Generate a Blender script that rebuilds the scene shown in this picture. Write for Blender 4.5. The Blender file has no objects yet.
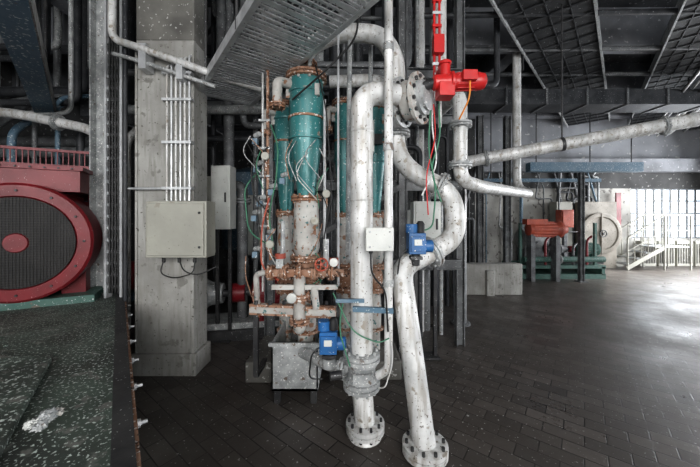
import bpy, math, random
from mathutils import Vector, Matrix
import mathutils.noise as mn
random.seed(4)
scene=bpy.context.scene
V=Vector
# ------------------------------------------------------------ materials
def mat(name,c1,c2,rough=.5,metal=0.,scale=6.,speck=None,amount=.6,sscale=60.,rust=None,ramt=.6,bump=.15,lo=.35,hi=.65,streak=None):
    m=bpy.data.materials.new(name); m.use_nodes=True
    nt=m.node_tree; N=nt.nodes; L=nt.links
    b=N['Principled BSDF']
    geo=N.new('ShaderNodeNewGeometry')
    def noise(s,d=5,z=1.0):
        n=N.new('ShaderNodeTexNoise'); n.inputs['Scale'].default_value=s; n.inputs['Detail'].default_value=d
        if z!=1.0:
            mp=N.new('ShaderNodeMapping'); mp.inputs['Scale'].default_value=(1,1,z); L.new(geo.outputs['Position'],mp.inputs['Vector']); L.new(mp.outputs[0],n.inputs['Vector'])
        else: L.new(geo.outputs['Position'],n.inputs['Vector'])
        return n
    def ramp(src,a,bb,tm=1.0):
        r=N.new('ShaderNodeMapRange'); r.inputs['From Min'].default_value=a; r.inputs['From Max'].default_value=bb; r.inputs['To Max'].default_value=tm
        L.new(src,r.inputs['Value']); return r.outputs[0]
    def mix(f,a,bb):
        x=N.new('ShaderNodeMix'); x.data_type='RGBA'
        L.new(f,x.inputs['Factor'])
        for s,v in ((x.inputs[6],a),(x.inputs[7],bb)):
            if isinstance(v,tuple): s.default_value=(*v,1)
            else: L.new(v,s)
        return x.outputs[2]
    n1=noise(scale)
    col=mix(ramp(n1.outputs['Fac'],lo,hi),tuple(c1),tuple(c2))
    if rust is not None:
        n2=noise(scale*1.9+3,8)
        col=mix(ramp(n2.outputs['Fac'],ramt,ramt+.05),col,tuple(rust))
    if streak is not None:
        n5=noise(26,6,.12)
        col=mix(ramp(n5.outputs['Fac'],.47,.66,.8),col,tuple(streak))
    if speck is not None:
        n3=noise(sscale,3)
        col=mix(ramp(n3.outputs['Fac'],amount,amount+.04),col,tuple(speck))
    L.new(col,b.inputs['Base Color'])
    b.inputs['Metallic'].default_value=metal
    r=N.new('ShaderNodeMapRange'); r.inputs['To Min'].default_value=max(.05,rough-.12); r.inputs['To Max'].default_value=min(1,rough+.15)
    L.new(n1.outputs['Fac'],r.inputs['Value']); L.new(r.outputs[0],b.inputs['Roughness'])
    if bump:
        bp=N.new('ShaderNodeBump'); bp.inputs['Strength'].default_value=bump; bp.inputs['Distance'].default_value=.01
        n4=noise(scale*6,6); L.new(n4.outputs['Fac'],bp.inputs['Height']); L.new(bp.outputs[0],b.inputs['Normal'])
    return m
WHITEP=mat('white_pipe_paint',(.70,.70,.69),(.45,.455,.45),.45,.1,5,(.15,.13,.11),.635,58,rust=(.31,.28,.24),ramt=.62,streak=(.34,.32,.29),bump=.25)
GREYP=mat('grey_pipe_paint',(.42,.43,.43),(.22,.23,.23),.45,.1,9,(.75,.74,.72),.62,60,rust=(.14,.11,.09),ramt=.63)
BGP=mat('dull_pipe_paint',(.16,.165,.17),(.075,.078,.08),.5,.1,7,(.5,.5,.49),.65,50)
DARKP=mat('dark_pipe_paint',(.028,.03,.034),(.06,.062,.066),.5,.2,7,(.35,.35,.35),.68,50)
TEAL=mat('teal_paint',(.03,.15,.155),(.055,.22,.22),.33,.1,5,(.50,.56,.55),.645,50,rust=(.24,.20,.16),ramt=.65,streak=(.08,.18,.175))
PEEL=mat('peeled_paint',(.48,.475,.45),(.31,.29,.27),.55,0,7,(.08,.17,.17),.62,25,rust=(.24,.13,.08),ramt=.58)
RUST=mat('rusty_iron',(.26,.13,.075),(.36,.23,.165),.7,.2,14,(.66,.62,.58),.60,45,rust=(.09,.05,.035),ramt=.57)
RED=mat('dark_red_paint',(.20,.014,.020),(.12,.010,.014),.4,0,4,(.5,.35,.35),.69,90)
REDB=mat('bright_red_paint',(.58,.03,.03),(.38,.02,.02),.32,0,4,(.2,.08,.07),.67,60)
BLUE=mat('blue_paint',(.03,.14,.35),(.02,.09,.22),.4,0,6,(.6,.6,.6),.66,70)
BLUEG=mat('blue_grey_paint',(.09,.16,.22),(.14,.20,.25),.5,0,6,(.55,.6,.6),.62,40,rust=(.2,.15,.12),ramt=.68)
GREEN=mat('green_machine_paint',(.045,.11,.09),(.075,.14,.12),.55,0,6,(.5,.5,.5),.64,60,rust=(.13,.11,.09),ramt=.62)
GALV=mat('galvanised_steel',(.60,.61,.62),(.42,.43,.44),.38,.4,9,(.2,.18,.16),.66,50)
STEEL=mat('dark_steel',(.045,.045,.048),(.08,.08,.08),.5,.5,7,(.42,.42,.42),.67,60)
TRAYB=mat('tray_mesh_underside',(.05,.052,.055),(.026,.027,.029),.6,.2,5,(.3,.3,.3),.66,30)
BLACK=mat('black_grille',(.006,.006,.007),(.012,.012,.013),.6,0,7,bump=0)
GRILLE=mat('grille_wire',(.06,.055,.05),(.04,.038,.035),.5,.3,7,bump=0)
RUBBER=mat('black_cable',(.012,.012,.012),(.022,.022,.022),.5,0,7,bump=0)
GREENC=mat('green_cable',(.05,.16,.10),(.06,.20,.12),.5,0,7,bump=0)
ORANGE=mat('orange_cable',(.65,.25,.03),(.6,.2,.03),.5,0,7,bump=0)
ORANGEP=mat('orange_red_paint',(.42,.09,.05),(.27,.06,.04),.5,0,5,(.4,.35,.3),.66,50)
BEIGE=mat('beige_cabinet',(.36,.355,.31),(.29,.285,.25),.45,0,3,(.2,.19,.17),.69,40,rust=(.27,.25,.21),ramt=.64)
BEIGEL=mat('light_box_paint',(.60,.61,.58),(.46,.47,.45),.45,0,4,(.25,.24,.2),.67,50)
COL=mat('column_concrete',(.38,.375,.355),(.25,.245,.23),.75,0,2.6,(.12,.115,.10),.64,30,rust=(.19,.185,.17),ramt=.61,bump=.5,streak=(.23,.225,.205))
COLD=mat('dark_concrete',(.17,.165,.15),(.09,.087,.08),.75,0,3,(.4,.4,.38),.62,25,bump=.5)
PLINTH=mat('speckled_green_concrete',(.085,.115,.095),(.045,.052,.046),.5,0,3.5,(.50,.56,.52),.59,72,rust=(.15,.155,.14),ramt=.58,bump=.6)
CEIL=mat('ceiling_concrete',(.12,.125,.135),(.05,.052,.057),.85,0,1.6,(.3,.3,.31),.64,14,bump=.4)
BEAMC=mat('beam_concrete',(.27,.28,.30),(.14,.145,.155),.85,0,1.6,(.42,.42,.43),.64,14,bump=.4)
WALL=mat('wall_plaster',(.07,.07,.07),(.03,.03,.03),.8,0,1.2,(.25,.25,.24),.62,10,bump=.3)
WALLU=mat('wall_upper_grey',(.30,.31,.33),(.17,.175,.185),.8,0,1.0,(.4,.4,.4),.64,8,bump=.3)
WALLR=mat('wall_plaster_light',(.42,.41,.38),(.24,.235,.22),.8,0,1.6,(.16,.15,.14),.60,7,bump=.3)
def floor_mat():
    m=bpy.data.materials.new('floor_tiles'); m.use_nodes=True
    nt=m.node_tree;N=nt.nodes;L=nt.links;b=N['Principled BSDF']
    g=N.new('ShaderNodeNewGeometry'); mp=N.new('ShaderNodeMapping'); mp.inputs['Rotation'].default_value=(0,0,math.radians(38))
    L.new(g.outputs['Position'],mp.inputs['Vector'])
    br=N.new('ShaderNodeTexBrick'); br.inputs['Scale'].default_value=1; br.inputs['Brick Width'].default_value=.25; br.inputs['Row Height'].default_value=.125
    br.inputs['Mortar Size'].default_value=.005; br.inputs['Mortar Smooth'].default_value=.4
    br.inputs['Color1'].default_value=(.115,.102,.093,1); br.inputs['Color2'].default_value=(.062,.056,.052,1); br.inputs['Mortar'].default_value=(.015,.014,.013,1)
    L.new(mp.outputs[0],br.inputs['Vector'])
    n=N.new('ShaderNodeTexNoise'); n.inputs['Scale'].default_value=1.4; n.inputs['Detail'].default_value=10; n.inputs['Roughness'].default_value=.65; L.new(g.outputs['Position'],n.inputs['Vector'])
    mr=N.new('ShaderNodeMapRange'); mr.inputs['From Min'].default_value=.42; mr.inputs['From Max'].default_value=.62; mr.inputs['To Max'].default_value=.65; L.new(n.outputs['Fac'],mr.inputs['Value'])
    mx=N.new('ShaderNodeMix'); mx.data_type='RGBA'; L.new(mr.outputs[0],mx.inputs['Factor']); L.new(br.outputs['Color'],mx.inputs[6]); mx.inputs[7].default_value=(.055,.046,.039,1)
    n2=N.new('ShaderNodeTexNoise'); n2.inputs['Scale'].default_value=42; n2.inputs['Detail'].default_value=3; L.new(g.outputs['Position'],n2.inputs['Vector'])
    m2=N.new('ShaderNodeMapRange'); m2.inputs['From Min'].default_value=.66; m2.inputs['From Max'].default_value=.70; L.new(n2.outputs['Fac'],m2.inputs['Value'])
    mx2=N.new('ShaderNodeMix'); mx2.data_type='RGBA'; L.new(m2.outputs[0],mx2.inputs['Factor']); L.new(mx.outputs[2],mx2.inputs[6]); mx2.inputs[7].default_value=(.33,.33,.32,1)
    L.new(mx2.outputs[2],b.inputs['Base Color'])
    r=N.new('ShaderNodeMapRange'); r.inputs['From Min'].default_value=.35; r.inputs['From Max'].default_value=.65; r.inputs['To Min'].default_value=.26; r.inputs['To Max'].default_value=.50
    L.new(n.outputs['Fac'],r.inputs['Value']); L.new(r.outputs[0],b.inputs['Roughness'])
    bp=N.new('ShaderNodeBump'); bp.inputs['Strength'].default_value=.3; bp.inputs['Distance'].default_value=.003; bp.invert=True
    L.new(br.outputs['Fac'],bp.inputs['Height']); L.new(bp.outputs[0],b.inputs['Normal'])
    return m
FLOOR=floor_mat()
def emis(name,c,s):
    m=bpy.data.materials.new(name); m.use_nodes=True; b=m.node_tree.nodes['Principled BSDF']
    b.inputs['Base Color'].default_value=(*c,1); b.inputs['Emission Color'].default_value=(*c,1); b.inputs['Emission Strength'].default_value=s; return m
GLASS=emis('glowing_window_glass',(.82,.91,1),1.5)  # emission in the panes stands in for bright daylight outside
# ------------------------------------------------------------ builder
def frame(d):
    d=d.normalized(); u=V((0,0,1)) if abs(d.z)<.9 else V((1,0,0))
    a=d.cross(u).normalized(); return a,a.cross(d).normalized()
class M:
    def __init__(s): s.v=[];s.f=[];s.mi=[];s.ms=[]
    def m(s,mt):
        if mt not in s.ms: s.ms.append(mt)
        return s.ms.index(mt)
    def add(s,vs,fs,mt):
        o=len(s.v); s.v+=[tuple(p) for p in vs]; k=s.m(mt)
        for f in fs: s.f.append([o+i for i in f]); s.mi.append(k)
    def box(s,c,d,mt,rz=0,R=None):
        R=R or Matrix.Rotation(rz,3,'Z'); c=V(c)
        vs=[c+R@V((x*d[0]/2,y*d[1]/2,z*d[2]/2)) for x in(-1,1) for y in(-1,1) for z in(-1,1)]
        s.add(vs,[(0,1,3,2),(4,6,7,5),(0,4,5,1),(2,3,7,6),(0,2,6,4),(1,5,7,3)],mt)
    def bb(s,x0,x1,y0,y1,z0,z1,mt): s.box(((x0+x1)/2,(y0+y1)/2,(z0+z1)/2),(x1-x0,y1-y0,z1-z0),mt)
    def beam(s,p,q,w,h,mt):
        p=V(p);q=V(q);d=q-p; a,b=frame(d)
        vs=[c+a*x*w/2+b*y*h/2 for c in(p,q) for x,y in((-1,-1),(1,-1),(1,1),(-1,1))]
        s.add(vs,[(3,2,1,0),(4,5,6,7),(0,1,5,4),(1,2,6,5),(2,3,7,6),(3,0,4,7)],mt)
    def ibeam(s,p,q,w,h,t,mt):
        p=V(p);q=V(q);a,b=frame(q-p)
        s.beam(p,q,t,h,mt)
        for k in(-1,1): s.beam(p+b*k*(h-t)/2,q+b*k*(h-t)/2,w,t,mt)
    def lathe(s,p,axis,prof,mt,seg=24):
        p=V(p);ax=V(axis).normalized();a,b=frame(ax);vs=[];fs=[]
        n=len(prof)
        for t,r in prof:
            for i in range(seg):
                an=2*math.pi*i/seg; vs.append(p+ax*t+(a*math.cos(an)+b*math.sin(an))*max(r,1e-4))
        for j in range(n-1):
            for i in range(seg):
                k=(i+1)%seg; fs.append((j*seg+i,(j+1)*seg+i,(j+1)*seg+k,j*seg+k))
        fs.append(tuple(range(seg))); fs.append(tuple((n-1)*seg+i for i in range(seg))[::-1])
        s.add(vs,fs,mt)
    def cyl(s,p,q,r,mt,seg=16,r2=None):
        d=V(q)-V(p); s.lathe(p,d,[(0,r),(d.length,r if r2 is None else r2)],mt,seg)
    def tube(s,pts,r,mt,fil=.1,seg=14,sub=7):
        pts=[V(p) for p in pts]; P=[pts[0]]
        for i in range(1,len(pts)-1):
            a,b,c=pts[i-1],pts[i],pts[i+1]; d1=(a-b);d2=(c-b)
            k=min(fil,d1.length*.49,d2.length*.49); s0=b+d1.normalized()*k; s1=b+d2.normalized()*k
            for j in range(sub+1):
                t=j/sub; P.append(s0*(1-t)**2+b*2*t*(1-t)+s1*t*t)
        P.append(pts[-1])
        Q=[P[0]]
        for p in P[1:]:
            if (p-Q[-1]).length>1e-4: Q.append(p)
        P=Q; T=[]
        for i in range(len(P)):
            d=(P[min(i+1,len(P)-1)]-P[max(i-1,0)]).normalized(); T.append(d)
        a,b=frame(T[0]); vs=[];fs=[]
        for i,p in enumerate(P):
            if i: 
                q=T[i-1].rotation_difference(T[i]); a=q@a; b=q@b
            for j in range(seg):
                an=2*math.pi*j/seg; vs.append(p+(a*math.cos(an)+b*math.sin(an))*r)
        for i in range(len(P)-1):
            for j in range(seg):
                k=(j+1)%seg; fs.append((i*seg+j,i*seg+k,(i+1)*seg+k,(i+1)*seg+j))
        fs.append(tuple(range(seg))[::-1]); fs.append(tuple((len(P)-1)*seg+i for i in range(seg)))
        s.add(vs,fs,mt)
    def flange(s,p,axis,r,th,mt,n=8,pair=False,bm=None):
        p=V(p);ax=V(axis).normalized();a,b=frame(ax)
        offs=[(-th*1.1,-th*.1),(th*.1,th*1.1)] if pair else [(-th/2,th/2)]
        for o0,o1 in offs: s.lathe(p+ax*o0,ax,[(0,r*.97),(.002,r),(o1-o0-.002,r),(o1-o0,r*.97)],mt,24)
        L=th*(1.9 if pair else 1.1)
        for i in range(n):
            an=2*math.pi*(i+.5)/n; c=p+(a*math.cos(an)+b*math.sin(an))*r*.82
            s.cyl(c-ax*L,c+ax*L,r*.075,bm or mt,6)
    def prism(s,poly,z0,z1,mt):
        n=len(poly); vs=[(x,y,z0) for x,y in poly]+[(x,y,z1) for x,y in poly]
        s.add(vs,[tuple(range(n))[::-1],tuple(range(n,2*n))]+[(i,(i+1)%n,n+(i+1)%n,n+i) for i in range(n)],mt)
    def wheel(s,p,axis,r,t,mt,spokes=5):
        p=V(p);ax=V(axis).normalized();a,b=frame(ax)
        pts=[p+(a*math.cos(2*math.pi*i/24)+b*math.sin(2*math.pi*i/24))*r for i in range(25)]
        s.tube(pts,t,mt,.01,8,1)
        for i in range(spokes):
            an=2*math.pi*i/spokes; s.cyl(p,p+(a*math.cos(an)+b*math.sin(an))*r,t*.7,mt,6)
        s.cyl(p-ax*t*2,p+ax*t*2,t*2,mt,10)
    def make(s,name,bevel=0):
        me=bpy.data.meshes.new(name); me.from_pydata(s.v,[],s.f); 
        for m in s.ms: me.materials.append(m)
        me.polygons.foreach_set('material_index',s.mi); me.polygons.foreach_set('use_smooth',[True]*len(s.f))
        me.update(); me.set_sharp_from_angle(angle=math.radians(38))
        o=bpy.data.objects.new(name,me); scene.collection.objects.link(o)
        if bevel:
            md=o.modifiers.new('bevel','BEVEL'); md.width=bevel; md.segments=2; md.limit_method='ANGLE'; md.angle_limit=math.radians(50)
        return o
H=5.2
# ------------------------------------------------------------ room shell
b=M(); b.bb(-8,16,-4,9.6,-.1,0,FLOOR); b.make('floor')
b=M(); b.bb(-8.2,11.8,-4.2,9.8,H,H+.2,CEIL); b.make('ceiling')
b=M()
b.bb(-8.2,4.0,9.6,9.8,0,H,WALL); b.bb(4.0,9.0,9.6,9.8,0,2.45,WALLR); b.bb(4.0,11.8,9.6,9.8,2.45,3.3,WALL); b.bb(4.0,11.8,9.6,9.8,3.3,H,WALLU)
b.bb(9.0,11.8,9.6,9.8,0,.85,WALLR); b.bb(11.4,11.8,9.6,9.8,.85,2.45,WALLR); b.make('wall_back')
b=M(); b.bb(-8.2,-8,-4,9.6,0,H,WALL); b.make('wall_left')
b=M(); b.bb(11.6,11.8,-4,4.6,0,.6,WALLR); b.bb(11.6,11.8,-4,9.6,3.4,H,WALLU)
for y0,y1 in((-4,-2.5),(.3,1.2),(4.0,4.6)): b.bb(11.6,11.8,y0,y1,.6,3.4,WALLR)
b.bb(11.6,11.8,8.9,9.6,0,3.4,WALLR); b.make('wall_right')
b=M(); b.bb(-8.2,11.8,-4.2,-4,0,1.2,WALLR); b.bb(-8.2,11.8,-4.2,-4,4.2,H,WALLU)
for x0,x1 in((-8.2,-5),(-1.5,-.5),(3.5,4.5),(8.5,11.8)): b.bb(x0,x1,-4.2,-4,1.2,4.2,WALLR)
b.make('wall_front')
wn=[0]
def window(x0,x1,y0,y1,z0,z1,nx,nz):
    wn[0]+=1; b=M(); t=.045
    alongx=(x1-x0)>(y1-y0)
    if alongx:
        ym=(y0+y1)/2; b.bb(x0,x1,ym-.01,ym+.01,z0,z1,GLASS)
        for i in range(nx+1):
            x=x0+(x1-x0)*i/nx; x=min(max(x,x0+t/2),x1-t/2); b.bb(x-t/2,x+t/2,ym-.04,ym+.04,z0,z1,BGP)
        for i in range(nz+1):
            z=z0+(z1-z0)*i/nz; z=min(max(z,z0+t/2),z1-t/2); b.bb(x0,x1,ym-.035,ym+.035,z-t/2,z+t/2,BGP)
    else:
        xm=(x0+x1)/2; b.bb(xm-.01,xm+.01,y0,y1,z0,z1,GLASS)
        for i in range(nx+1):
            y=y0+(y1-y0)*i/nx; y=min(max(y,y0+t/2),y1-t/2); b.bb(xm-.04,xm+.04,y-t/2,y+t/2,z0,z1,BGP)
        for i in range(nz+1):
            z=z0+(z1-z0)*i/nz; z=min(max(z,z0+t/2),z1-t/2); b.bb(xm-.035,xm+.035,y0,y1,z-t/2,z+t/2,BGP)
    b.make('window_%d'%wn[0])
window(9.0,11.4,9.62,9.78,.85,2.45,9,4)
for y0,y1 in((-2.5,.3),(1.2,4.0)): window(11.62,11.78,y0,y1,.6,3.4,5,4)
for x0,x1 in((-5,-1.5),(-.5,3.5),(4.5,8.5)): window(x0,x1,-4.18,-4.02,1.2,4.2,6,5)  # unseen windows with glowing panes, added behind the camera to light the foreground
b=M()
for y in(4.6,8.82): b.bb(11.52,11.6,y,y+.08,0,3.4,GREYP)
b.bb(11.52,11.6,4.6,8.9,3.32,3.4,GREYP); b.make('door_1',.005)
b=M()
for i in range(4):
    x=9.15+i*.58; b.bb(x,x+.5,9.45,9.58,.0,.78,BEIGE)
    for k in range(6): b.bb(x+.03+k*.08,x+.06+k*.08,9.43,9.45,.08,.7,COLD)
b.make('radiator')
b=M()
for i in range(4):
    b.bb(8.05+i*.27,8.33+i*.27,8.7,9.35,.17*(i+1)-.03,.17*(i+1),GREYP)
b.bb(9.1,9.9,8.7,9.35,.65,.68,GREYP)
for y in(8.7,9.33):
    b.beam((8.02,y,.05),(9.12,y,.66),.03,.12,BEIGE); b.tube([(8.05,y,0),(8.05,y,.95),(9.12,y,1.6),(9.88,y,1.6),(9.88,y,0)],.022,BEIGE,.05,10)
    b.beam((8.05,y,.55),(9.12,y,1.15),.02,.02,BEIGE); b.beam((9.12,y,1.15),(9.88,y,1.15),.02,.02,BEIGE)
    b.cyl((9.12,y,0),(9.12,y,1.6),.022,BEIGE)
    for k in range(5): b.cyl((8.25+k*.2,y,.17+k*.11),(8.25+k*.2,y,1.07+k*.12),.012,BEIGE,8)
b.make('metal_staircase')
b=M()
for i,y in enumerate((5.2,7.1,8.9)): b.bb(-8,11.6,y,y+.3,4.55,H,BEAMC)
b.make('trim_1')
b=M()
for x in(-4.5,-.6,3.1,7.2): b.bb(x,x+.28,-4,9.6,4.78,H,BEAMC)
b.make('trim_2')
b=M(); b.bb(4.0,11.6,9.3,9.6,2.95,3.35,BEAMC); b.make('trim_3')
# ------------------------------------------------------------ column
b=M(); b.bb(-2.14,-1.56,3.0,3.28,0,3.35,COL); b.bb(-2.14,-1.56,3.0,3.28,3.35,H,COLD); b.bb(-2.17,-1.53,2.97,3.30,0,.22,COL)  # upper part of the column has a darker concrete tone
b.bb(-2.145,-2.12,2.985,3.0,.22,3.3,COL); b.bb(-1.59,-1.555,2.985,3.0,.22,3.3,COL)
b.make('concrete_column',.012)
b=M()
for i in range(6):
    x=-1.80+i*.044; top=3.06+.02*i
    b.tube([(x,2.95,1.74),(x,2.95,top),(x,2.995,top+.03)],.011,GALV if i%2 else WHITEP,.03,8)
for z in(1.85,2.3,2.72,2.98): b.bb(-1.84,-1.55,2.925,2.985,z,z+.025,GALV)
b.tube([(-2.18,2.95,1.86),(-1.84,2.95,1.86)],.012,GALV); b.make('conduit_bundle')
b=M(); b.bb(-1.91,-1.34,2.8,2.985,1.2,1.73,BEIGE); b.bb(-1.89,-1.36,2.785,2.80,1.22,1.71,BEIGE)
for z in(1.3,1.62): b.cyl((-1.40,2.775,z),(-1.40,2.79,z),.012,STEEL,8)
for x in(-1.8,-1.65,-1.5): b.cyl((x,2.9,1.14),(x,2.9,1.2),.016,RUBBER,8)
b.tube([(-1.8,2.9,1.16),(-1.83,2.88,1.04),(-1.68,2.86,.99),(-1.5,2.88,1.04),(-1.5,2.9,1.16)],.006,RUBBER,.1,8)
b.tube([(-1.65,2.9,1.16),(-1.6,2.88,1.06),(-1.45,2.86,1.02),(-1.3,2.95,1.1)],.006,RUBBER,.1,8)
b.make('junction_box',.006)
b=M()
b.tube([(-2.3,2.9,H),(-2.3,2.9,3.3),(-2.0,2.88,3.2),(-1.25,2.88,2.93),(-.9,3.1,2.9)],.035,WHITEP); b.tube([(-2.3,2.92,3.17),(-2.0,2.9,3.08),(-1.3,2.9,2.84)],.02,GREYP)
b.bb(-2.02,-1.95,2.86,2.99,3.0,3.24,GALV); b.bb(-1.66,-1.60,2.86,2.99,2.9,3.1,GALV)
b.make('column_pipe')
b=M()
for x in(-2.5,-2.34): b.bb(x-.012,x+.012,3.06,3.14,.75,H,GALV)
for i in range(36): b.bb(-2.5,-2.34,3.08,3.1,.85+i*.12,.88+i*.12,GALV)
for k in range(4): b.tube([(-2.46+k*.03,3.07,.8),(-2.46+k*.03,3.07,5.1)],.01,RUBBER,seg=8)
b.make('vertical_cable_ladder')
b=M(); b.ibeam((-2.72,3.3,.75),(-2.72,3.3,H),.16,.16,.015,GREYP); b.bb(-2.84,-2.6,3.18,3.42,.75,.77,BGP); b.make('steel_post')
b=M(); b.cyl((-2.21,2.95,0),(-2.21,2.95,H),.02,DARKP); b.cyl((-2.21,2.95,0),(-2.21,2.95,.02),.035,DARKP); b.make('standpipe')
# ------------------------------------------------------------ plinth
d1=V((-.61,.79,0)).normalized()
b=M(); b.prism([(-.1,.2),(-2.78,3.68),(-6.5,3.68),(-6.5,.2)],0,.75,PLINTH); b.make('concrete_plinth',.02)
b=M(); b.prism([(-1.0,.75),(-1.72,1.73),(-5,1.9),(-5,.75)],.75,.785,PLINTH); b.make('concrete_slab',.008)
b=M()
n=V((.79,.61,0)).normalized(); p0=V((-.3,.46,0))
a=p0;c=p0+d1*3.95
b.beam(a+n*.012+V((0,0,.70)),c+n*.012+V((0,0,.70)),.012,.10,RUST)
b.beam(a-n*.03+V((0,0,.756)),c-n*.03+V((0,0,.756)),.07,.010,STEEL)
for i in range(10):
    c=p0+d1*(.35+i*.36)
    q=c+V((0,0,.68)); b.cyl(q+n*.01,q+n*.06,.009,GALV,8); b.cyl(q+n*.018,q+n*.035,.018,GALV,6); b.box(q+n*.016,(.05,.05,.004),GALV)
b.make('plinth_edge_rail')
b=M()
def lump(b,c,r,mt,sq=.5,seed=0):
    vs=[];fs=[];n=22;mm=14
    for i in range(mm+1):
        th=math.pi*i/mm
        for j in range(n):
            ph=2*math.pi*j/n; d=V((math.sin(th)*math.cos(ph),math.sin(th)*math.sin(ph),math.cos(th)))
            k=1+.75*mn.noise(d*2.8+V((seed,0,0))); vs.append(V(c)+V((d.x*r*k,d.y*r*k,max(d.z*r*sq*k,-r*sq*.6))))
    for i in range(mm):
        for j in range(n):
            k=(j+1)%n; fs.append((i*n+j,(i+1)*n+j,(i+1)*n+k,i*n+k))
    b.add(vs,fs,mt)
lump(b,(-1.20,1.19,.80),.028,GREYP,.8,1); lump(b,(-1.22,1.15,.797),.02,BEIGEL,.8,5); lump(b,(-1.18,1.14,.795),.02,GREYP,.8,9); lump(b,(-1.19,1.22,.797),.018,PEEL,.9,12); b.make('crumpled_rag')
b=M()
for i in range(120):
    x=-1.1-random.random()*2.2; y=.9+random.random()*2.4
    if x<-.55-y*.78-.15 and not (-4<x<-2.3 and y>2.2):
        z=.785 if y<1.7 and x>-5 and x<-1.0-(y-.75)*.74 else .75
        if abs(y-1.75)<.12: continue
        lump(b,(x,y,z+.003),random.uniform(.004,.012),PLINTH if i%2 else BEIGEL,.5,i)
b.make('paint_debris')
# ------------------------------------------------------------ big motor
def motor(name,c,ax,r,L,ring,body,grille,base_z):
    b=M(); c=V(c); ax=V(ax).normalized(); up=V((0,0,1))
    b.lathe(c,ax,[(0,r*.80),(0,r*.97),(.02,r),(.10,r),(.12,r*.97),(.35*L,r*.97),(.37*L,r*.86),(L*.95,r*.86),(L,r*.7)],body,40)
    b.lathe(c-ax*.03,ax,[(0.02,r*.76),(0,r*.78),(.0,r*.96),(.02,r),(.06,r)],ring,56)
    b.lathe(c-ax*.034,ax,[(0,0),(0,r*.76),(.01,r*.76)],grille,48)
    k=17; side=ax.cross(up).normalized()
    for i in range(-k,k+1):
        h=i/(k+1)*r*.76; w=math.sqrt(max(0,(r*.76)**2-h*h))
        b.cyl(c-ax*.038-side*w+up*h,c-ax*.038+side*w+up*h,.003,GRILLE,5)
        b.cyl(c-ax*.038+side*h-up*w,c-ax*.038+side*h+up*w,.003,GRILLE,5)
    b.lathe(c-ax*.048,ax,[(0,0),(0,r*.15),(.02,r*.17)],ring,24)
    for i in range(12):
        an=2*math.pi*i/12; d=side*math.cos(an)+up*math.sin(an); b.cyl(c-ax*.04+d*r*.87,c-ax*.02+d*r*.87,.012,STEEL,6)
    for i in range(28):
        an=2*math.pi*i/28; d=side*math.cos(an)+up*math.sin(an)
        p=c+ax*(.38*L)+d*r*.86; q=c+ax*(.93*L)+d*r*.86
        b.beam(p+d*.015,q+d*.015,.012,.05,body)
    R=Matrix((side,ax,up)).transposed()
    b.box(c+ax*(.35*L)+up*(r*1.08),(r*1.5,L*.5,r*.4),body,R=R); b.box(c+ax*(.35*L)+up*(r*1.30),(r*1.6,L*.54,.04),ring,R=R)
    for i in range(8): b.cyl(c+ax*(.08*L)+side*(-.35+i*.1)+up*(r*1.3),c+ax*(.07*L)+side*(-.35+i*.1)+up*(r*1.3),.01,STEEL,6)
    for sx in(-1,1):
        for t in(.25,.8):
            pz=(c.z-r*.5-base_z); b.box(c+ax*(t*L)+side*sx*r*.62+up*(base_z-c.z+pz/2),(r*.35,L*.14,pz),body,R=R)
    b.box(c+ax*(.5*L)+up*(base_z-c.z+.035),(r*2.0,L*1.0,.07),GREEN,R=R)
    b.make(name,.004)
motor('electric_motor',(-2.99,2.70,1.35),(-.45,.89,0),.54,1.0,RED,RED,BLACK,.75)
b=M()
R=Matrix.Rotation(math.radians(27),3,'Z')
b.box((-3.62,3.3,2.12),(1.2,.12,.10),RED,R=R)
for i in range(26): b.box(V((-3.62,3.3,2.24))+R@V((-.60+i*.048,-.03,0)),(.010,.012,.16),RED,R=R)
b.box(V((-3.62,3.3,2.33))+R@V((0,-.03,0)),(1.24,.03,.03),RED,R=R)
for x in(-.6,.6): b.beam(V((-3.62,3.3,2.1))+R@V((x,.04,0)),V((-3.62,3.3,.75))+R@V((x,.04,0)),.05,.05,RED)
b.make('belt_guard')
def pump(name,pos,rz,s,mm,vm):
    b=M(); R=Matrix.Rotation(rz,3,'Z'); o=V(pos)
    T=lambda x,y,z:o+R@V((x*s,y*s,z*s))
    X=R@V((1,0,0)); Y=R@V((0,1,0))
    b.box(T(0,0,.05),(1.5*s,.45*s,.1*s),STEEL,R=R)
    b.box(T(0,0,.13),(1.4*s,.35*s,.06*s),vm,R=R)
    b.lathe(T(-.62,0,.42),X,[(0,.05*s),(.0,.2*s),(.05*s,.24*s),(.17*s,.24*s),(.22*s,.17*s),(.3*s,.12*s),(.42*s,.10*s)],vm)
    b.box(T(-.52,0,.2),(.16*s,.3*s,.2*s),vm,R=R)
    b.tube([T(-.62,0,.42),T(-.8,0,.42)],.1*s,vm); b.flange(T(-.8,0,.42),X,.16*s,.04*s,vm)
    b.tube([T(-.53,.12,.45),T(-.53,.12,.85)],.08*s,vm); b.flange(T(-.53,.12,.85),(0,0,1),.14*s,.04*s,vm)
    b.cyl(T(-.2,0,.42),T(.1,0,.42),.04*s,STEEL); b.lathe(T(-.12,0,.42),X,[(0,.1*s),(.14*s,.1*s)],RED)
    b.lathe(T(.08,0,.42),X,[(0,.08*s),(.03*s,.18*s),(.5*s,.19*s),(.52*s,.2*s),(.62*s,.19*s),(.64*s,.1*s)],mm)
    for i in range(20):
        an=i/20*2*math.pi; d=Y*math.cos(an)+V((0,0,1))*math.sin(an)
        b.beam(T(.12,0,.42)+d*.19*s,T(.56,0,.42)+d*.19*s,.01*s,.035*s,mm)
    b.box(T(.3,0,.66),(.2*s,.16*s,.12*s),mm,R=R)
    for x in(.18,.5): b.box(T(x,0,.22),(.08*s,.34*s,.18*s),mm,R=R)
    b.make(name,.003)
pump('centrifugal_pump',(-1.45,4.1,0),math.radians(10),1.3,RED,GREYP)
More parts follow.
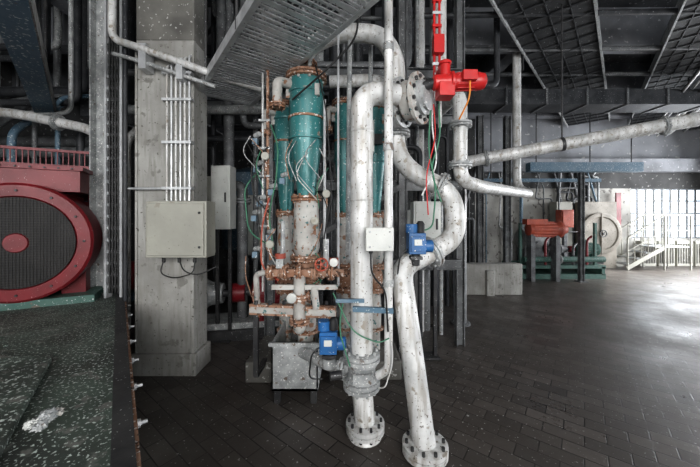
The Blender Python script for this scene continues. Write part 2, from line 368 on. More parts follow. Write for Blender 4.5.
pump('centrifugal_pump',(-.2,5.7,0),math.radians(-20),1.1,BLUEG,BGP)
pump('centrifugal_pump',(-4.6,4.9,0),math.radians(25),1.3,RED,BLUEG)
pump('centrifugal_pump',(5.9,7.95,.34),math.radians(-5),.85,GREEN,BGP)
# ------------------------------------------------------------ overhead cable tray
b=M(); pa=V((.14,1.36,2.9)); pb=V((-1.40,3.38,2.9)); d=(pb-pa).normalized(); sd=V((d.y,-d.x,0)); W=.56
for k in(-1,1):
    b.beam(pa+sd*k*W/2+V((0,0,.05)),pb+sd*k*W/2+V((0,0,.05)),.015,.11,GALV)
    b.beam(pa+sd*k*W/2+V((0,0,-.005)),pb+sd*k*W/2+V((0,0,-.005)),.04,.008,GALV)
L=(pb-pa).length; n=int(L/.05)
for i in range(n+1):
    c=pa+d*(L*i/n); b.beam(c-sd*W/2,c+sd*W/2,.022 if i%5 else .045,.008,GALV)
for i in range(13):
    o=sd*(-W/2+W*i/12); b.beam(pa+o+V((0,0,.006)),pb+o+V((0,0,.006)),.010,.006,GALV)
for t in(.25,1.2,2.2):
    for k in(-1,1):
        c=pa+d*t+sd*k*W/2; b.cyl(c,(c.x,c.y,H),.012,STEEL,8)
b.make('overhead_cable_tray')
# ------------------------------------------------------------ hydrocyclones
def cyclone(name,x,y,zt,zb,r,lower=PEEL):
    b=M(); h=zt-zb
    b.lathe((x,y,zt),(0,0,-1),[(-.05,0),(-.045,r*.5),(-.02,r*.85),(0,r*.98),(.4*h,r),(.5*h,r*.97),(.84*h,r*.62),(h,r*.5)],TEAL,28)
    b.flange((x,y,zt),(0,0,1),r*1.2,.025,RUST,10,True,PEEL)
    for k in(.12,.33,.5):
        b.lathe((x,y,zt-k*h),(0,0,-1),[(0,r*1.06),(.02,r*1.06)],TEAL if k!=.33 else RUST,28)
    for a in(0,2.1,4.2):
        dx,dy=math.cos(a-.8)*r*1.04,math.sin(a-.8)*r*1.04
        b.bb(x+dx-.02,x+dx+.02,y+dy-.02,y+dy+.02,zt-.2,zt-.1,PEEL)
    b.tube([(x-r*.7,y-r*.3,zt-.08),(x-r*1.5,y-r*.9,zt-.08),(x-r*1.5,y-r*.9,zt-.3)],r*.28,PEEL,.05); b.flange((x-r*1.5,y-r*.9,zt-.3),(0,0,1),r*.45,.02,RUST,6,True)
    b.flange((x,y,zb),(0,0,1),r*.9,.022,RUST,8,True)
    b.lathe((x,y,zb),(0,0,-1),[(.02,r*.72),(.45,r*.80),(.52,r*.62)],lower,24)
    b.flange((x,y,zb-.54),(0,0,1),r*.95,.022,RUST,8,True)
    b.lathe((x,y,zb-.55),(0,0,-1),[(.02,r*.5),(.08,r*.75),(.16,r*.75),(.22,r*.5)],RUST,20)
    b.flange((x,y,zb-.79),(0,0,1),r*.85,.022,RUST,8,True)
    b.lathe((x,y,zb-.8),(0,0,-1),[(.02,r*.5),(.2,r*.62),(.42,r*.55)],lower,20)
    b.flange((x,y,zb-1.2),(0,0,1),r*.8,.02,RUST,8)
    b.cyl((x,y,zb-1.2),(x,y,.05),r*.5,lower,18)
    b.make(name)
cyclone('hydrocyclone',-.40,2.75,2.85,1.75,.155)
cyclone('hydrocyclone',-.66,3.1,2.72,1.62,.12)
cyclone('hydrocyclone',-.05,3.2,2.78,1.6,.12)
cyclone('hydrocyclone',.26,3.2,2.74,1.6,.125)
b=M(); x0,x1,y0,y1=-.66,-.27,2.52,3.2
t=.012
b.bb(x0,x1,y0,y0+t,.12,.53,GREYP);b.bb(x0,x1,y1-t,y1,.12,.53,GREYP);b.bb(x0,x0+t,y0,y1,.12,.53,GREYP);b.bb(x1-t,x1,y0,y1,.12,.53,GREYP);b.bb(x0,x1,y0,y1,.12,.14,GREYP)
b.bb(x0-.02,x1+.02,y0-.02,y0+.012,.5,.53,GREYP); b.bb(x1-.012,x1+.02,y0,y1,.5,.53,GREYP)
for x in(x0+.04,x1-.04):
    for y in(y0+.05,y1-.05): b.bb(x-.025,x+.025,y-.025,y+.025,0,.13,STEEL)
b.make('reject_tank')
b=M(); b.bb(-1.0,-.7,2.85,3.5,0,.2,COLD); b.bb(-.2,.5,2.9,3.5,0,.18,COLD); b.make('machine_foundation',.015)
b=M(); b.beam((-.86,2.6,.79),(-.12,2.5,.79),.06,.09,RUST); b.beam((-.86,2.565,.79),(-.12,2.465,.79),.01,.05,PEEL)
for i in range(6): b.cyl((-.8+i*.12,2.55,.84),(-.8+i*.12,2.55,.87),.016,STEEL,6)
b.beam((-.7,2.5,1.12),(-.05,2.5,1.12),.05,.06,RUST); b.beam((-.65,2.5,1.0),(-.1,2.5,1.0),.035,.04,PEEL)
for x in(-.66,-.54,-.42,-.30,-.16):
    b.flange((x,2.5,1.12),(1,0,0),.065,.018,RUST,6,True); 
b.lathe((-.60,2.5,1.12),(1,0,0),[(0,.03),(.03,.055),(.06,.03)],RUST,16); b.lathe((-.27,2.5,1.12),(1,0,0),[(0,.03),(.04,.06),(.08,.03)],RUST,16)
b.wheel((-.23,2.42,1.2),(0,-1,.3),.05,.007,ORANGEP); b.cyl((-.23,2.42,1.2),(-.23,2.5,1.12),.012,RUST,8)
b.box((-.58,2.5,1.2),(.06,.06,.08),GREYP); b.cyl((-.58,2.5,1.24),(-.58,2.5,1.28),.045,ORANGEP,14)
b.box((-.13,2.45,1.22),(.07,.05,.06),ORANGEP); b.lathe((-.13,2.42,1.22),(0,-1,0),[(0,.035),(.02,.035),(.025,.02)],BEIGEL,16)
b.lathe((-.47,2.43,.93),(0,-1,0),[(0,.04),(.025,.04),(.03,.03)],BEIGEL,18)
b.tube([(-.42,2.5,1.1),(-.42,2.5,.65),(-.45,2.7,.6)],.05,PEEL,.06); b.flange((-.42,2.5,.92),(0,0,1),.09,.02,RUST,8,True); b.flange((-.42,2.5,.72),(0,0,1),.085,.02,RUST,8,True)
b.tube([(-.66,2.52,1.12),(-.8,2.55,1.1),(-.8,2.6,.82)],.025,PEEL,.05); b.tube([(-.3,2.5,1.0),(-.28,2.5,.82)],.03,PEEL)
b.tube([(-.2,2.5,1.4),(-.2,2.5,1.13)],.025,GREYP); b.tube([(-.56,2.5,1.55),(-.56,2.5,1.3),(-.58,2.5,1.24)],.018,GREYP)
b.beam((-.82,2.62,.79),(-.82,2.62,.2),.04,.04,STEEL); b.beam((-.82,2.62,.2),(-.82,2.9,.2),.04,.04,STEEL)
b.make('rusty_valve_manifold')
b=M()
for x,y in((-.95,3.55),(.62,3.55),(1.35,3.7)): b.ibeam((x,y,0),(x,y,H),.1,.1,.012,BGP)
for z in(1.0,1.95,2.75,3.3): b.ibeam((-.95,3.55,z),(1.35,3.65,z),.1,.12,.01,BGP)
b.beam((-.95,3.5,1.0),(.62,3.5,1.95),.04,.06,BGP)
b.make('steel_support_frame')
# ------------------------------------------------------------ process pipes
b=M()
b.tube([(.085,2.2,.56),(.085,2.2,2.50),(.36,2.26,2.50)],.082,WHITEP,.17,22,12)
b.flange((.085,2.2,.57),(0,0,1),.135,.028,GREYP,10,True)
b.lathe((.085,2.2,.54),(0,0,-1),[(0,.10),(.02,.12),(.05,.10),(.08,.10),(.13,.12),(.16,.10)],GREYP,28)
b.box((.085,2.09,.46),(.13,.05,.07),GREYP); b.cyl((-.06,2.14,.46),(-.14,2.12,.46),.03,STEEL,12)
b.flange((.085,2.2,.37),(0,0,1),.135,.028,GREYP,10,True)
b.tube([(.085,2.2,.36),(.10,2.19,.2),(.11,2.18,0.01)],.075,WHITEP,.1,20)
b.flange((.11,2.18,.07),(0,0,1),.14,.028,WHITEP,10,True,STEEL)
b.lathe((.11,2.18,0),(0,0,1),[(0,.12),(.04,.10)],WHITEP,20)
for z in(.9,1.7,2.2): b.lathe((.085,2.2,z),(0,0,1),[(0,.084),(.008,.087),(.016,.084)],WHITEP,22)
b.make('process_pipe')
b=M()
b.tube([(-.42,2.75,2.86),(-.42,2.75,3.12),(-.1,2.72,3.26),(.28,2.66,3.2),(.40,2.6,2.95),(.40,2.6,2.15),(.50,2.52,1.97),(.84,2.45,1.78),(.84,2.36,1.42),(.58,2.28,1.30),(.37,2.2,1.22),(.50,2.0,.03)],.078,WHITEP,.16,20,9)
b.flange((.62,2.295,1.315),(.9,.3,.45),.125,.022,GREYP,8,True)
b.flange((.40,2.6,2.3),(0,0,1),.12,.022,GREYP,8,True)
b.flange((-.42,2.75,2.97),(0,0,1),.12,.022,RUST,8,True); b.flange((.74,2.47,1.835),(.34,-.07,-.19),.12,.022,GREYP,8,True)
b.flange((.50,2.0,.05),(0,0,1),.15,.03,WHITEP,10,True,STEEL); b.lathe((.5,2.0,0),(0,0,1),[(0,.11),(.03,.10)],WHITEP,20)
b.make('process_pipe')
b=M()
ax=V((1,-.75,0)).normalized(); c=V((.47,2.34,2.49))
b.flange(c-ax*.07,ax,.195,.028,GREYP,12,False,STEEL); b.lathe(c-ax*.055,ax,[(0,.12),(.03,.155),(.10,.155),(.13,.12)],PEEL,28); b.flange(c+ax*.08,ax,.195,.028,PEEL,12,False,STEEL)
b.lathe(c+ax*.09,ax,[(0,.13),(.03,.13),(.04,.10),(.06,.10),(.07,.05)],GREYP,24)
b.cyl(c+V((.02,-.02,.1)),c+V((.13,-.08,.08)),.03,STEEL)
b.make('butterfly_valve')
b=M()
b.lathe((.60,2.18,2.56),(1,0,0.03),[(0,.04),(.01,.055),(.12,.06),(.125,.075),(.145,.075),(.15,.06),(.30,.06),(.32,.066),(.37,.056),(.39,.025)],REDB,24)
b.box((.69,2.18,2.5),(.11,.12,.10),REDB); b.cyl((.69,2.18,2.55),(.69,2.18,2.69),.038,REDB,16); b.lathe((.69,2.18,2.69),(0,0,1),[(0,.045),(.02,.045),(.03,.03)],REDB,16)
b.box((.84,2.11,2.58),(.10,.05,.07),REDB); b.cyl((.55,2.22,2.55),(.62,2.18,2.56),.035,STEEL)
for i in range(12):
    an=i/12*2*math.pi; b.beam((.77,2.18+.06*math.cos(an),2.565+.06*math.sin(an)),(.89,2.18+.06*math.cos(an),2.57+.06*math.sin(an)),.006,.014,REDB)
b.tube([(.84,2.1,2.54),(.84,2.1,2.42),(.80,2.2,2.3)],.006,ORANGE,.1,8)
b.make('red_valve_actuator',.004)
b=M()
for x in(.66,.70): b.cyl((x,2.35,2.6),(x,2.35,H),.010,REDB,8)
for i in range(14): b.box((.68,2.35,2.78+i*.1),(.07,.025,.022),REDB if i%2 else GALV)
b.box((.685,2.33,2.92),(.08,.06,.14),REDB); b.cyl((.68,2.33,2.7),(.69,2.2,2.68),.02,REDB,8)
b.cyl((.72,2.4,2.3),(.72,2.4,H),.014,WHITEP,8)
b.make('red_suspension_rod')
b=M()
b.tube([(.27,2.1,H),(.27,2.1,.52),(.2,2.15,.45)],.03,WHITEP,.05,16)
for z in(2.05,1.1,2.75): b.cyl((.27,2.1,z),(.27,2.1,z+.05),.038,GREYP,14)
b.beam((.02,2.11,.94),(.3,2.07,.94),.03,.035,BLUEG); b.beam((-.1,2.1,1.0),(.1,2.1,1.0),.02,.025,BLUEG)
b.make('vent_standpipe')
b=M(); b.box((.195,2.02,1.44),(.17,.09,.145),BEIGEL); b.box((.195,1.97,1.44),(.185,.02,.155),BEIGEL)
for x in(.13,.26):
    for z in(1.39,1.49): b.cyl((x,1.955,z),(x,1.965,z),.008,GALV,8)
b.cyl((.14,2.02,1.37),(.14,2.02,1.34),.014,STEEL,8); b.tube([(.14,2.02,1.35),(.14,2.0,1.2),(.24,2.02,1.1),(.26,2.05,.8)],.006,RUBBER,.08,8)
b.box((.2,2.08,1.44),(.1,.06,.05),GALV); b.make('sensor_box',.012)
def actuator(name,c,mt,s=1):
    b=M(); c=V(c)
    b.box(c,(.11*s,.11*s,.14*s),mt); b.box(c+V((0,-.06*s,0)),(.09*s,.02*s,.10*s),mt)
    b.cyl(c+V((-.03*s,0,.07*s)),c+V((-.03*s,0,.13*s)),.04*s,mt,16); b.lathe(c+V((.03*s,0,.07*s)),(0,0,1),[(0,.03*s),(.06*s,.03*s),(.08*s,.015*s)],BLACK,12)
    b.lathe(c+V((.05*s,0,-.02*s)),(1,0,0),[(0,.042*s),(.06*s,.042*s),(.065*s,.03*s)],mt,16)
    b.box(c+V((0,-.072*s,.01*s)),(.05*s,.004,.04*s),BEIGEL)
    b.cyl(c+V((0,0,-.07*s)),c+V((0,.02,-.15*s)),.03*s,STEEL,12); b.box(c+V((0,.01,-.10*s)),(.08*s,.08*s,.02*s),STEEL)
    b.tube([c+V((-.05*s,0,-.04*s)),c+V((-.11*s,-.02,-.08*s)),c+V((-.13*s,0,-.25*s)),c+V((-.05*s,.1,-.3*s))],.006,RUBBER,.06,8)
    b.make(name,.005)
actuator('blue_valve_actuator',(.47,2.14,1.40),BLUE,1.05)
actuator('blue_valve_actuator',(-.16,2.25,.66),BLUE,1.15)
b=M(); b.tube([(-.16,2.27,.45),(-.16,2.27,.52)],.05,GREYP); b.tube([(-.4,2.52,.45),(-.16,2.3,.45),(.08,2.2,.45)],.045,GREYP,.06); b.flange((-.05,2.25,.45),(.9,-.4,0),.08,.02,GREYP,8,True)
b.make('drain_branch_pipe')
b=M(); b.tube([(1.05,4.2,2.85),(1.1,3.0,2.85),(1.1,3.0,1.95),(1.35,3.15,1.90),(3.0,5.0,1.95),(3.0,5.4,2.1),(3.0,5.4,H)],.07,WHITEP,.2,18)
b.flange((1.1,3.0,2.5),(0,0,1),.115,.022,GREYP,8,True); b.flange((1.1,3.0,2.1),(0,0,1),.115,.022,GREYP,8,True)
b.tube([(1.05,4.2,2.85),(1.05,4.2,0)],.07,BGP); b.make('process_pipe')
b=M(); b.tube([(.95,3.15,3.9),(.95,3.15,2.9),(.62,3.0,2.75),(.3,2.95,2.93),(-.2,3.0,2.93)],.06,WHITEP,.15,16); b.cyl((.95,3.15,3.9),(.95,3.15,H),.06,GREYP,16)
b.flange((.45,2.97,2.85),(.9,0,-.4),.1,.02,GREYP,8,True); b.make('process_pipe')
b=M(); p=V((1.62,4.4,2.36)); q=V((6.4,3.0,3.1))
b.tube([(1.62,4.4,1.5),p,q],.085,WHITEP,.12,20); b.cyl((1.62,4.4,0),(1.62,4.4,1.5),.085,BGP,20); b.flange((1.62,4.4,.02),(0,0,1),.14,.03,BGP)
dd=(q-p).normalized()
for t in(.35,2.4): b.flange(p+dd*t,dd,.115,.018,GREYP,8,True)
for t in(1.3,3.4): 
    c=p+dd*t; b.cyl(c,(c.x,c.y,H),.010,STEEL,8); b.lathe(c-dd*.02,dd,[(0,.092),(.04,.092)],STEEL,20)
b.make('overhead_process_pipe')
# ------------------------------------------------------------ hoses
b=M()
def thin(pts,r,mt,f=.1): b.tube(pts,r,mt,f,8,6)
thin([(-.74,2.7,3.0),(-.74,2.7,1.6),(-.7,2.65,1.2)],.014,RUST); thin([(-.80,2.75,2.9),(-.80,2.75,.9)],.010,WHITEP)
thin([(-.70,2.65,2.4),(-.62,2.6,2.2),(-.64,2.6,1.9),(-.72,2.65,1.6),(-.66,2.6,1.3)],.006,GREENC); thin([(-.3,2.6,2.9),(-.2,2.5,2.5),(-.15,2.5,1.8),(-.25,2.5,1.2)],.006,RUBBER)
thin([(-.72,2.64,2.2),(-.86,2.6,2.05),(-.84,2.6,1.75),(-.7,2.6,1.62)],.007,RUBBER)
thin([(-.78,2.64,2.0),(-.92,2.6,1.85),(-.88,2.6,1.45),(-.72,2.6,1.35)],.006,GREENC)
thin([(-.70,2.6,1.75),(-.76,2.58,1.5),(-.76,2.56,1.15),(-.6,2.52,1.05)],.008,ORANGEP)
thin([(-.22,2.6,2.6),(-.22,2.6,1.15)],.012,GALV); thin([(-.1,2.55,3.2),(-.1,2.55,1.0)],.010,GALV)
thin([(0,2.7,3.4),(-.02,2.7,1.2)],.022,GREYP); thin([(.2,2.9,3.4),(.2,2.9,1.2)],.022,GREYP)
thin([(.62,2.3,2.45),(.6,2.3,2.1),(.66,2.3,1.8),(.62,2.25,1.5),(.5,2.2,1.48)],.006,GREENC); thin([(.64,2.3,2.45),(.66,2.3,2.2),(.58,2.3,1.9),(.60,2.3,1.6)],.005,REDB)
thin([(.66,2.32,2.7),(.63,2.32,2.3),(.68,2.32,2.0),(.55,2.3,1.75)],.006,WHITEP); thin([(.68,2.32,2.6),(.7,2.32,2.2),(.62,2.32,1.95),(.7,2.3,1.7)],.006,GREENC)
thin([(-.05,2.1,.98),(-.08,2.1,.8),(.0,2.08,.55)],.005,GREENC); thin([(.26,2.06,.9),(.3,2.05,.6),(.24,2.05,.42),(.2,2.08,.4)],.005,WHITEP)
thin([(-.12,2.12,1.05),(.02,2.08,.78),(.2,2.06,.72),(.27,2.07,.75)],.005,GREENC)
thin([(-.9,3.0,3.0),(-.55,2.5,2.98),(.1,2.1,3.1),(.2,2.1,3.5)],.010,RUBBER); thin([(-.5,2.6,2.6),(-.2,2.4,2.75),(.05,2.3,2.95),(.1,2.3,3.6)],.008,RUBBER)
thin([(.1,2.4,3.3),(-.3,2.5,3.1),(-.35,2.6,2.9)],.018,WHITEP)
for z in(1.5,1.7,1.95,2.2,2.45): b.box((-.77,2.7,z),(.10,.03,.02),GREYP)
for z,x in((1.45,-.72),(1.62,-.85),(1.85,-.7),(2.05,-.83),(2.3,-.84),(1.75,-.80),(1.3,-.84),(1.95,-.60)): b.cyl((x,2.66,z),(x+.05,2.62,z+.01),.022,GREYP,8); b.box((x,2.66,z-.05),(.045,.04,.05),BLUEG)
for z,x in((1.55,-.30),(1.78,-.2),(1.35,-.68),(2.1,-.72)):
    b.lathe((x,2.56,z),(0,-1,0),[(0,.035),(.02,.035),(.024,.03)],BEIGE,16); b.cyl((x,2.58,z-.12),(x,2.57,z),.008,RUST,6)
for i in range(20):
    x=random.uniform(-.92,-.1); z=random.uniform(1.0,2.3); thin([(x,2.62,z),(x+random.uniform(-.15,.15),2.56,z-.15),(x+random.uniform(-.15,.15),2.6,z-.35)],.0045,random.choice((RUBBER,GREYP,GREENC,WHITEP,RUST)))
b.make('instrument_hoses')
b=M(); b.box((.15,2.9,2.35),(.16,.12,.3),BEIGEL); b.bb(-.02,.32,2.95,3.0,2.3,2.4,STEEL); b.make('instrument_cabinet')
# background pipework
b=M(); mats=[BGP,DARKP,GREYP,BGP,DARKP,WHITEP,GREYP]
for i in range(38):
    x=random.uniform(-1.7,2.0); y=random.uniform(3.9,5.3); r=random.choice((.025,.035,.05,.07)); m=random.choice(mats)
    if x>1.5: y=5.3; m=DARKP
    z1=random.choice((2.0,2.5,3.0,H)); x2=x+random.uniform(-.6,.6)
    pts=[(x,y,0),(x,y,z1)]
    if z1<H: pts+=[(x2,y,z1),(x2,y,H)]
    b.tube(pts,r,m,.12,10,5)
    if random.random()<.7:
        z=random.uniform(.6,1.9); b.flange((x,y,z),(0,0,1),r*1.7,.03,m,6,True)
for i in range(16):
    z=random.uniform(1.9,4.4); y=random.uniform(3.8,5.0); x=random.uniform(-3.4,-.5); r=random.choice((.03,.045,.06)); w=random.uniform(1.5,3)
    b.tube([(x,y,H),(x,y,z),(x+w,y,z),(x+w,y,H)],r,random.choice(mats),.12,10,5)
b.make('background_pipework')
def cab(name,x,y,z0,z1,w,d,mt):
    b=M(); b.bb(x-w/2,x+w/2,y,y+d,z0,z1,mt); b.bb(x-w/2+.02,x+w/2-.02,y-.015,y,z0+.02,z1-.02,mt)
    b.bb(x+w/2-.06,x+w/2-.04,y-.035,y-.015,(z0+z1)/2-.06,(z0+z1)/2+.06,STEEL)
    for k in(-1,1): b.bb(x+k*(w/2-.04)-.02,x+k*(w/2-.04)+.02,y+d/2-.02,y+d/2+.02,0,z0,STEEL)
    b.bb(x-w/2,x+w/2,y,y+d,0,.02,STEEL); b.make(name,.004)
cab('electrical_cabinet',-1.62,3.75,1.42,2.22,.24,.2,BEIGEL)
cab('electrical_cabinet',.85,3.3,1.25,1.75,.3,.18,BEIGEL)
cab('electrical_cabinet',-2.9,5.4,.9,2.3,.8,.35,BEIGE)
cab('electrical_cabinet',.9,6.0,.3,1.7,.7,.3,BEIGEL)
cab('electrical_cabinet',-1.9,6.0,.8,2.0,.6,.3,BEIGEL)
def tank(name,x,y,r,z0,z1,mt):
    b=M(); b.lathe((x,y,z0),(0,0,1),[(-.25,.06),(-.05,r*.9),(0,r),(z1-z0,r),(z1-z0+.08,r*.8),(z1-z0+.14,r*.3),(z1-z0+.2,.05)],mt,32)
    for z in(z0+.02,z0+(z1-z0)*.5,z1-.04): b.lathe((x,y,z),(0,0,1),[(0,r*1.02),(.03,r*1.02)],mt,32)
    for a in(.8,2.4,4.0,5.5): b.beam((x+math.cos(a)*r*.9,y+math.sin(a)*r*.9,0),(x+math.cos(a)*r*.9,y+math.sin(a)*r*.9,z0+.1),.06,.06,STEEL)
    b.cyl((x,y,0),(x,y,z0-.2),.05,BGP); b.flange((x,y,z0-.25),(0,0,1),.1,.03,BGP)
    b.make(name)
tank('process_tank',1.75,7.4,.5,.9,2.4,GREYP)
tank('process_tank',-.9,7.6,.6,.8,2.6,BGP)
tank('process_tank',-2.6,7.6,.6,.8,2.6,BLUEG)
# ------------------------------------------------------------ left background
b=M(); b.tube([(-7.9,3.8,2.95),(-4.3,3.8,2.90),(-3.25,3.8,2.68),(-3.0,3.8,2.4),(-3.0,3.8,0)],.06,WHITEP,.25,18); b.flange((-3.7,3.8,2.77),(1,0,-.2),.1,.022,GREYP,8,True); b.flange((-5,3.8,2.91),(1,0,-.01),.1,.022,GREYP,8,True); b.make('process_pipe')
b=M(); b.beam((-2.0,1.7,3.1),(-4.6,4.57,3.1),.16,.18,BLUEG); b.beam((-2.0,1.7,2.995),(-4.6,4.57,2.995),.20,.02,BLUEG)
b.beam((-1.92,1.76,3.08),(-4.52,4.63,3.08),.02,.14,WHITEP)
for p in((-2.4,2.14),(-4.3,4.24)): b.cyl((p[0],p[1],3.1),(p[0],p[1],H),.02,STEEL,8)
b.make('crane_rail_beam')
b=M()
for i in range(9):
    z=2.2+i*.27+random.uniform(-.05,.05); y=4.0+random.uniform(0,1)
    b.tube([(-7.9,y,z),(-3.2-i*.2,y,z),(-3.2-i*.2,y,H)],random.choice((.03,.05,.08)),random.choice((GREYP,DARKP,BLUEG,BGP)),.15)
for i in range(12):
    x=-6.5+i*.33; b.tube([(x,4.3,0),(x,4.3,2.4+random.random()),(x+.3,5,3.6),(x+.3,5,H)],random.choice((.03,.05)),random.choice((GREYP,DARKP,BGP,BLUEG,WHITEP)),.15)
b.make('background_pipework')
b=M(); b.lathe((-4.4,4.0,1.95),(1,0,0),[(0,.05),(.02,.16),(.5,.18),(.55,.22),(.6,.22),(.65,.16),(.95,.16),(1.0,.05)],RED,24)
for x in(-4.25,-3.65): b.bb(x-.05,x+.05,3.88,4.12,0,1.8,BLUEG)
b.lathe((-3.3,4.0,2.05),(0,0,1),[(0,.13),(.2,.14),(.3,.08),(.4,.05)],BLUEG,20); b.bb(-3.38,-3.22,3.92,4.08,0,2.05,BLUEG); b.lathe((-3.62,3.9,2.05),(0,-1,0),[(0,.10),(.1,.10),(.12,.06)],GREYP,18)
b.make('agitator_drive')
# ------------------------------------------------------------ ceiling clutter
def ctray(name,p,q,z,w,n,mt,em,rung):
    b=M(); p=V((*p,z));q=V((*q,z)); d=(q-p);L=d.length;d.normalize();sd=V((d.y,-d.x,0))
    for k in(-1,1):
        b.beam(p+sd*k*w/2+V((0,0,.08)),q+sd*k*w/2+V((0,0,.08)),.025,.2,em)
    b.beam(p+V((0,0,.04)),q+V((0,0,.04)),w*.97,.02,mt)
    for i in range(n): c=p+d*(L*(i+.5)/n); b.beam(c-sd*w/2+V((0,0,.02)),c+sd*w/2+V((0,0,.02)),.025,.02,rung)
    for k in(-.25,0,.25): b.beam(p+sd*k*w+V((0,0,.02)),q+sd*k*w+V((0,0,.02)),.012,.02,rung)
    for i in range(3):
        for k in(-1,1):
            c=p+d*(L*(.15+.35*i))+sd*k*w/2; b.cyl(c,(c.x,c.y,H),.012,STEEL,6)
    for k in range(5): b.tube([p+sd*(-.35*w+k*.17*w)+V((0,0,.09)),q+sd*(-.35*w+k*.17*w)+V((0,0,.09))],.025,RUBBER,seg=8)
    b.make(name)
ctray('ceiling_cable_tray',(1.6,2.9),(7.3,9.2),4.4,1.0,26,TRAYB,GREYP,DARKP)
ctray('ceiling_cable_tray',(3.7,2.5),(9.0,9.2),4.4,.7,26,TRAYB,GREYP,DARKP)
ctray('ceiling_cable_tray',(6.0,2.9),(10.6,9.2),4.2,.5,26,TRAYB,GREYP,DARKP)
b=M()
for i in range(6):
    o=i*.22; b.tube([(4.3+o,3.0,4.05+.05*(i%2)),(9.2+o*.6,9.25,4.05+.05*(i%2))],random.choice((.02,.03,.04)),random.choice((BGP,WHITEP,GREYP)),seg=10)
for i in range(4):
    b.tube([(1.0,4.3+i*.9,4.45),(11.3,4.0+i*1.0,4.45)],.04,random.choice((DARKP,BGP)),seg=10)
for i in range(5):
    b.tube([(-1.0+i*.5,2.9,4.5),(-7+i*.5,9.3,4.5)],random.choice((.03,.06)),random.choice((BGP,DARKP)),seg=10)
for x,y in((5,4.0),(7,6.2),(-2,4.2),(-4,6.2),(3,5.2)): b.cyl((x,y,4.1),(x,y,H),.012,STEEL,6)
b.make('ceiling_pipework')
b=M()
b.beam((1.3,6.2,3.95),(7.2,6.2,3.95),.5,.3,DARKP)
for i in range(8): b.beam((1.5+i*.8,6.2,3.78),(1.5+i*.8,6.2,4.12),.54,.04,BGP)
for x in(2,4.5,7): b.cyl((x,6.2,4.1),(x,6.2,H),.015,STEEL,6)
b.make('ventilation_duct')
b=M(); b.bb(-4.4,-1.0,5.6,6.4,3.3,3.7,BGP)
for x in(-4.2,-2.7,-1.2): b.cyl((x,6,3.7),(x,6,H),.015,STEEL,6); b.bb(x-.03,x+.03,5.58,6.42,3.28,3.72,BGP)
b.make('ventilation_duct')
# ------------------------------------------------------------ right hall
b=M(); b.bb(2.0,3.45,6.0,6.2,0,.62,COL); b.bb(2.0,2.15,5.6,6.0,0,.5,COL); b.bb(2.7,2.85,5.9,6.0,0,.5,COL); b.make('low_concrete_wall',.01)
for x,y in((2.35,6.3),(2.75,6.35),(3.35,6.4)):
    b=M(); b.ibeam((x,y,0),(x,y,3.7),.12,.12,.014,BGP); b.bb(x-.1,x+.1,y-.1,y+.1,0,.02,BGP); b.make('steel_post')
b=M(); b.ibeam((5.55,7.2,0),(5.55,7.2,2.62),.10,.10,.014,BGP); b.bb(5.45,5.65,7.1,7.3,0,.02,BGP); b.make('steel_post')
b=M(); b.bb(4.3,7.0,7.15,7.35,2.64,2.86,BLUEG); b.bb(3.2,6.2,7.4,7.5,2.42,2.5,BLUEG)
for x in(4.5,5.8,6.8): b.cyl((x,7.25,2.8),(x,7.25,H),.012,STEEL,8)
b.cyl((3.5,7.45,2.5),(3.5,7.45,H),.012,STEEL,8)
b.make('blue_girder')
b=M(); b.bb(4.2,6.4,7.5,8.3,0,.12,GREEN); b.bb(4.2,6.4,7.5,7.58,.26,.34,GREEN); b.bb(4.2,6.4,8.2,8.3,.26,.34,GREEN); b.bb(4.6,6.4,7.55,8.25,.3,.34,GREEN)
for x in(4.25,5.2,6.3): b.bb(x,x+.08,7.5,8.3,.1,.3,GREEN)
for x in(4.3,6.2): b.bb(x,x+.06,7.6,7.66,.34,1.4,GREEN)
b.tube([(4.3,7.44,.5),(6.3,7.44,.5)],.07,GREEN); b.flange((5.2,7.44,.5),(1,0,0),.11,.03,GREYP)
for i in range(5): b.tube([(4.6+i*.35,7.6,.34),(4.6+i*.35,7.6,.8+.15*(i%3)),(4.8+i*.35,7.7,.9+.15*(i%3))],.03,random.choice((GREYP,BGP,RED)),.1)
b.make('machine_base_frame')
b=M(); b.lathe((4.3,7.3,1.25),(1,0,0),[(0,.05),(.03,.15),(.7,.17),(.75,.21),(.8,.21),(.85,.13),(.95,.1)],ORANGEP,24); b.bb(4.35,4.45,7.2,7.4,0,1.15,BGP); b.bb(4.95,5.05,7.2,7.4,0,1.15,BGP)
b.bb(4.25,4.75,7.2,7.4,1.37,1.5,ORANGEP)
for i in range(14):
    an=i/14*2*math.pi; b.beam((4.4,7.3+.17*math.cos(an),1.25+.17*math.sin(an)),(4.95,7.3+.18*math.cos(an),1.25+.18*math.sin(an)),.01,.03,ORANGEP)
b.make('gear_drive')
b=M(); b.lathe((4.9,8.7,.9),(1,0,0),[(0,.1),(.05,.3),(.7,.31),(.75,.1)],GREYP,24); b.bb(4.95,5.6,8.5,8.9,0,.7,BGP); b.make('centrifugal_blower')
b=M(); b.box((6.15,8.6,1.5),(.35,.25,.5),ORANGEP); b.box((6.15,8.46,1.5),(.3,.02,.44),ORANGEP); b.bb(6.1,6.2,8.55,8.65,0,1.25,BGP); b.make('orange_control_box',.01)
CREAM=mat('cream_duct',(.34,.31,.265),(.23,.21,.18),.55,0,3,(.12,.11,.09),.62,30)
b=M()
b.bb(7.05,8.0,9.0,9.4,0,2.0,CREAM)
b.lathe((7.5,8.99,1.05),(0,-1,0),[(0,.62),(.05,.62),(.06,.58),(.06,.50),(.03,.48),(.03,0)],CREAM,40)
b.beam((7.5,8.94,.45),(7.5,8.94,1.65),.05,.04,CREAM); b.wheel((7.5,8.88,1.05),(0,-1,0),.10,.015,BGP)
b.make('round_hatch_chamber',.02)
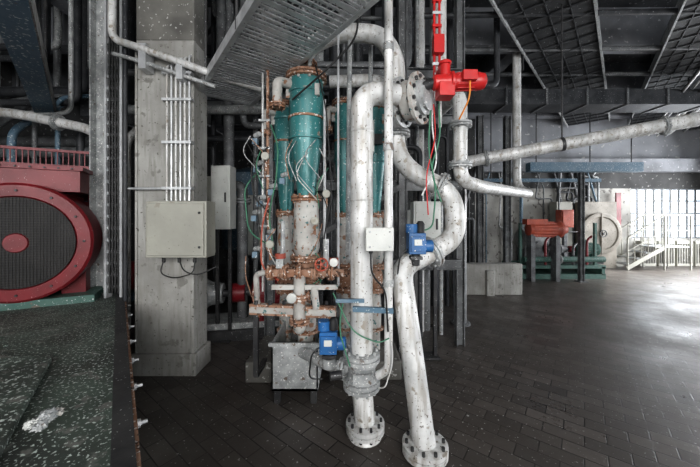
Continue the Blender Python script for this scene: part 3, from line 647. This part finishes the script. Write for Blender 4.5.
b=M(); b.cyl((6.9,8.9,0),(6.9,8.9,2.4),.025,BGP); b.cyl((6.2,8.9,0),(6.2,8.9,2.4),.025,BGP); b.cyl((6.2,8.9,2.4),(6.9,8.9,2.4),.025,BGP); b.cyl((6.2,8.9,1.1),(6.9,8.9,1.1),.02,BGP); b.make('guard_rail')
b=M()
for i in range(18):
    x=random.uniform(3.6,8.6); r=random.choice((.02,.03,.05)); z=random.uniform(1.2,2.9)
    b.tube([(x,9.52,0),(x,9.52,z),(x+random.uniform(-.6,.3),9.52,z),(x+random.uniform(-.6,.3),9.52,3.3)],r,random.choice((BGP,DARKP,GREYP,BLUEG,BGP)),.1,10)
b.make('wall_pipework')
cab('electrical_cabinet',6.5,9.1,.6,2.0,.5,.3,BEIGE)
b=M(); b.bb(8.35,8.5,9.4,9.45,.8,2.3,RED); b.bb(8.3,8.55,9.38,9.5,0,.8,BEIGE); b.make('fire_hose_cabinet')
# ------------------------------------------------------------ lights
def area(name,loc,target,sx,sy,p,c):
    l=bpy.data.lights.new(name,'AREA'); l.shape='RECTANGLE'; l.size=sx; l.size_y=sy; l.energy=p; l.color=c
    o=bpy.data.objects.new(name,l); scene.collection.objects.link(o); o.location=loc
    o.rotation_euler=(V(target)-V(loc)).to_track_quat('-Z','Y').to_euler()
area('front_window_light',(1.5,-3.8,2.7),(1.0,4,1.6),4,2.8,330,(1,.98,.96))  # fill light added behind the camera to brighten the foreground
area('front_fill_light_b',(-3.2,-3.8,2.7),(-2.4,4,1.6),3.2,2.8,150,(1,.98,.96))  # second added fill light, aimed at the left side
area('gate_daylight',(11.45,6.7,1.8),(7.5,6.6,.2),3.6,3.0,560,(.95,.97,1))
area('right_window_light_b',(11.4,2.4,2.0),(3,3.5,.8),2.6,2.6,150,(.95,.97,1))
area('back_window_light',(10.2,9.38,1.65),(7.0,3.5,0),2.2,1.5,48,(.95,.97,1))
s=bpy.data.lights.new('sun','SUN'); s.energy=14; s.angle=math.radians(14); s.color=(1,.99,.97)
so=bpy.data.objects.new('sun',s); scene.collection.objects.link(so); so.location=(20,7,8)
so.rotation_euler=V((-1,.02,-.62)).to_track_quat('-Z','Y').to_euler()
w=bpy.data.worlds.new('sky'); scene.world=w; w.use_nodes=True
w.node_tree.nodes['Background'].inputs[0].default_value=(.88,.93,1,1); w.node_tree.nodes['Background'].inputs[1].default_value=1.5
# ------------------------------------------------------------ camera
cd=bpy.data.cameras.new('camera'); cam=bpy.data.objects.new('camera',cd); scene.collection.objects.link(cam)
cd.sensor_width=36; cd.lens=300/700*36; cam.location=(0,0,1.6); cam.rotation_euler=(math.radians(90),0,0)
cd.shift_y=-(233.5-215)/700; cd.clip_start=.05
scene.camera=cam
scene.view_settings.view_transform='Standard'
try: scene.view_settings.look='Medium High Contrast'
except Exception: scene.view_settings.look='None'
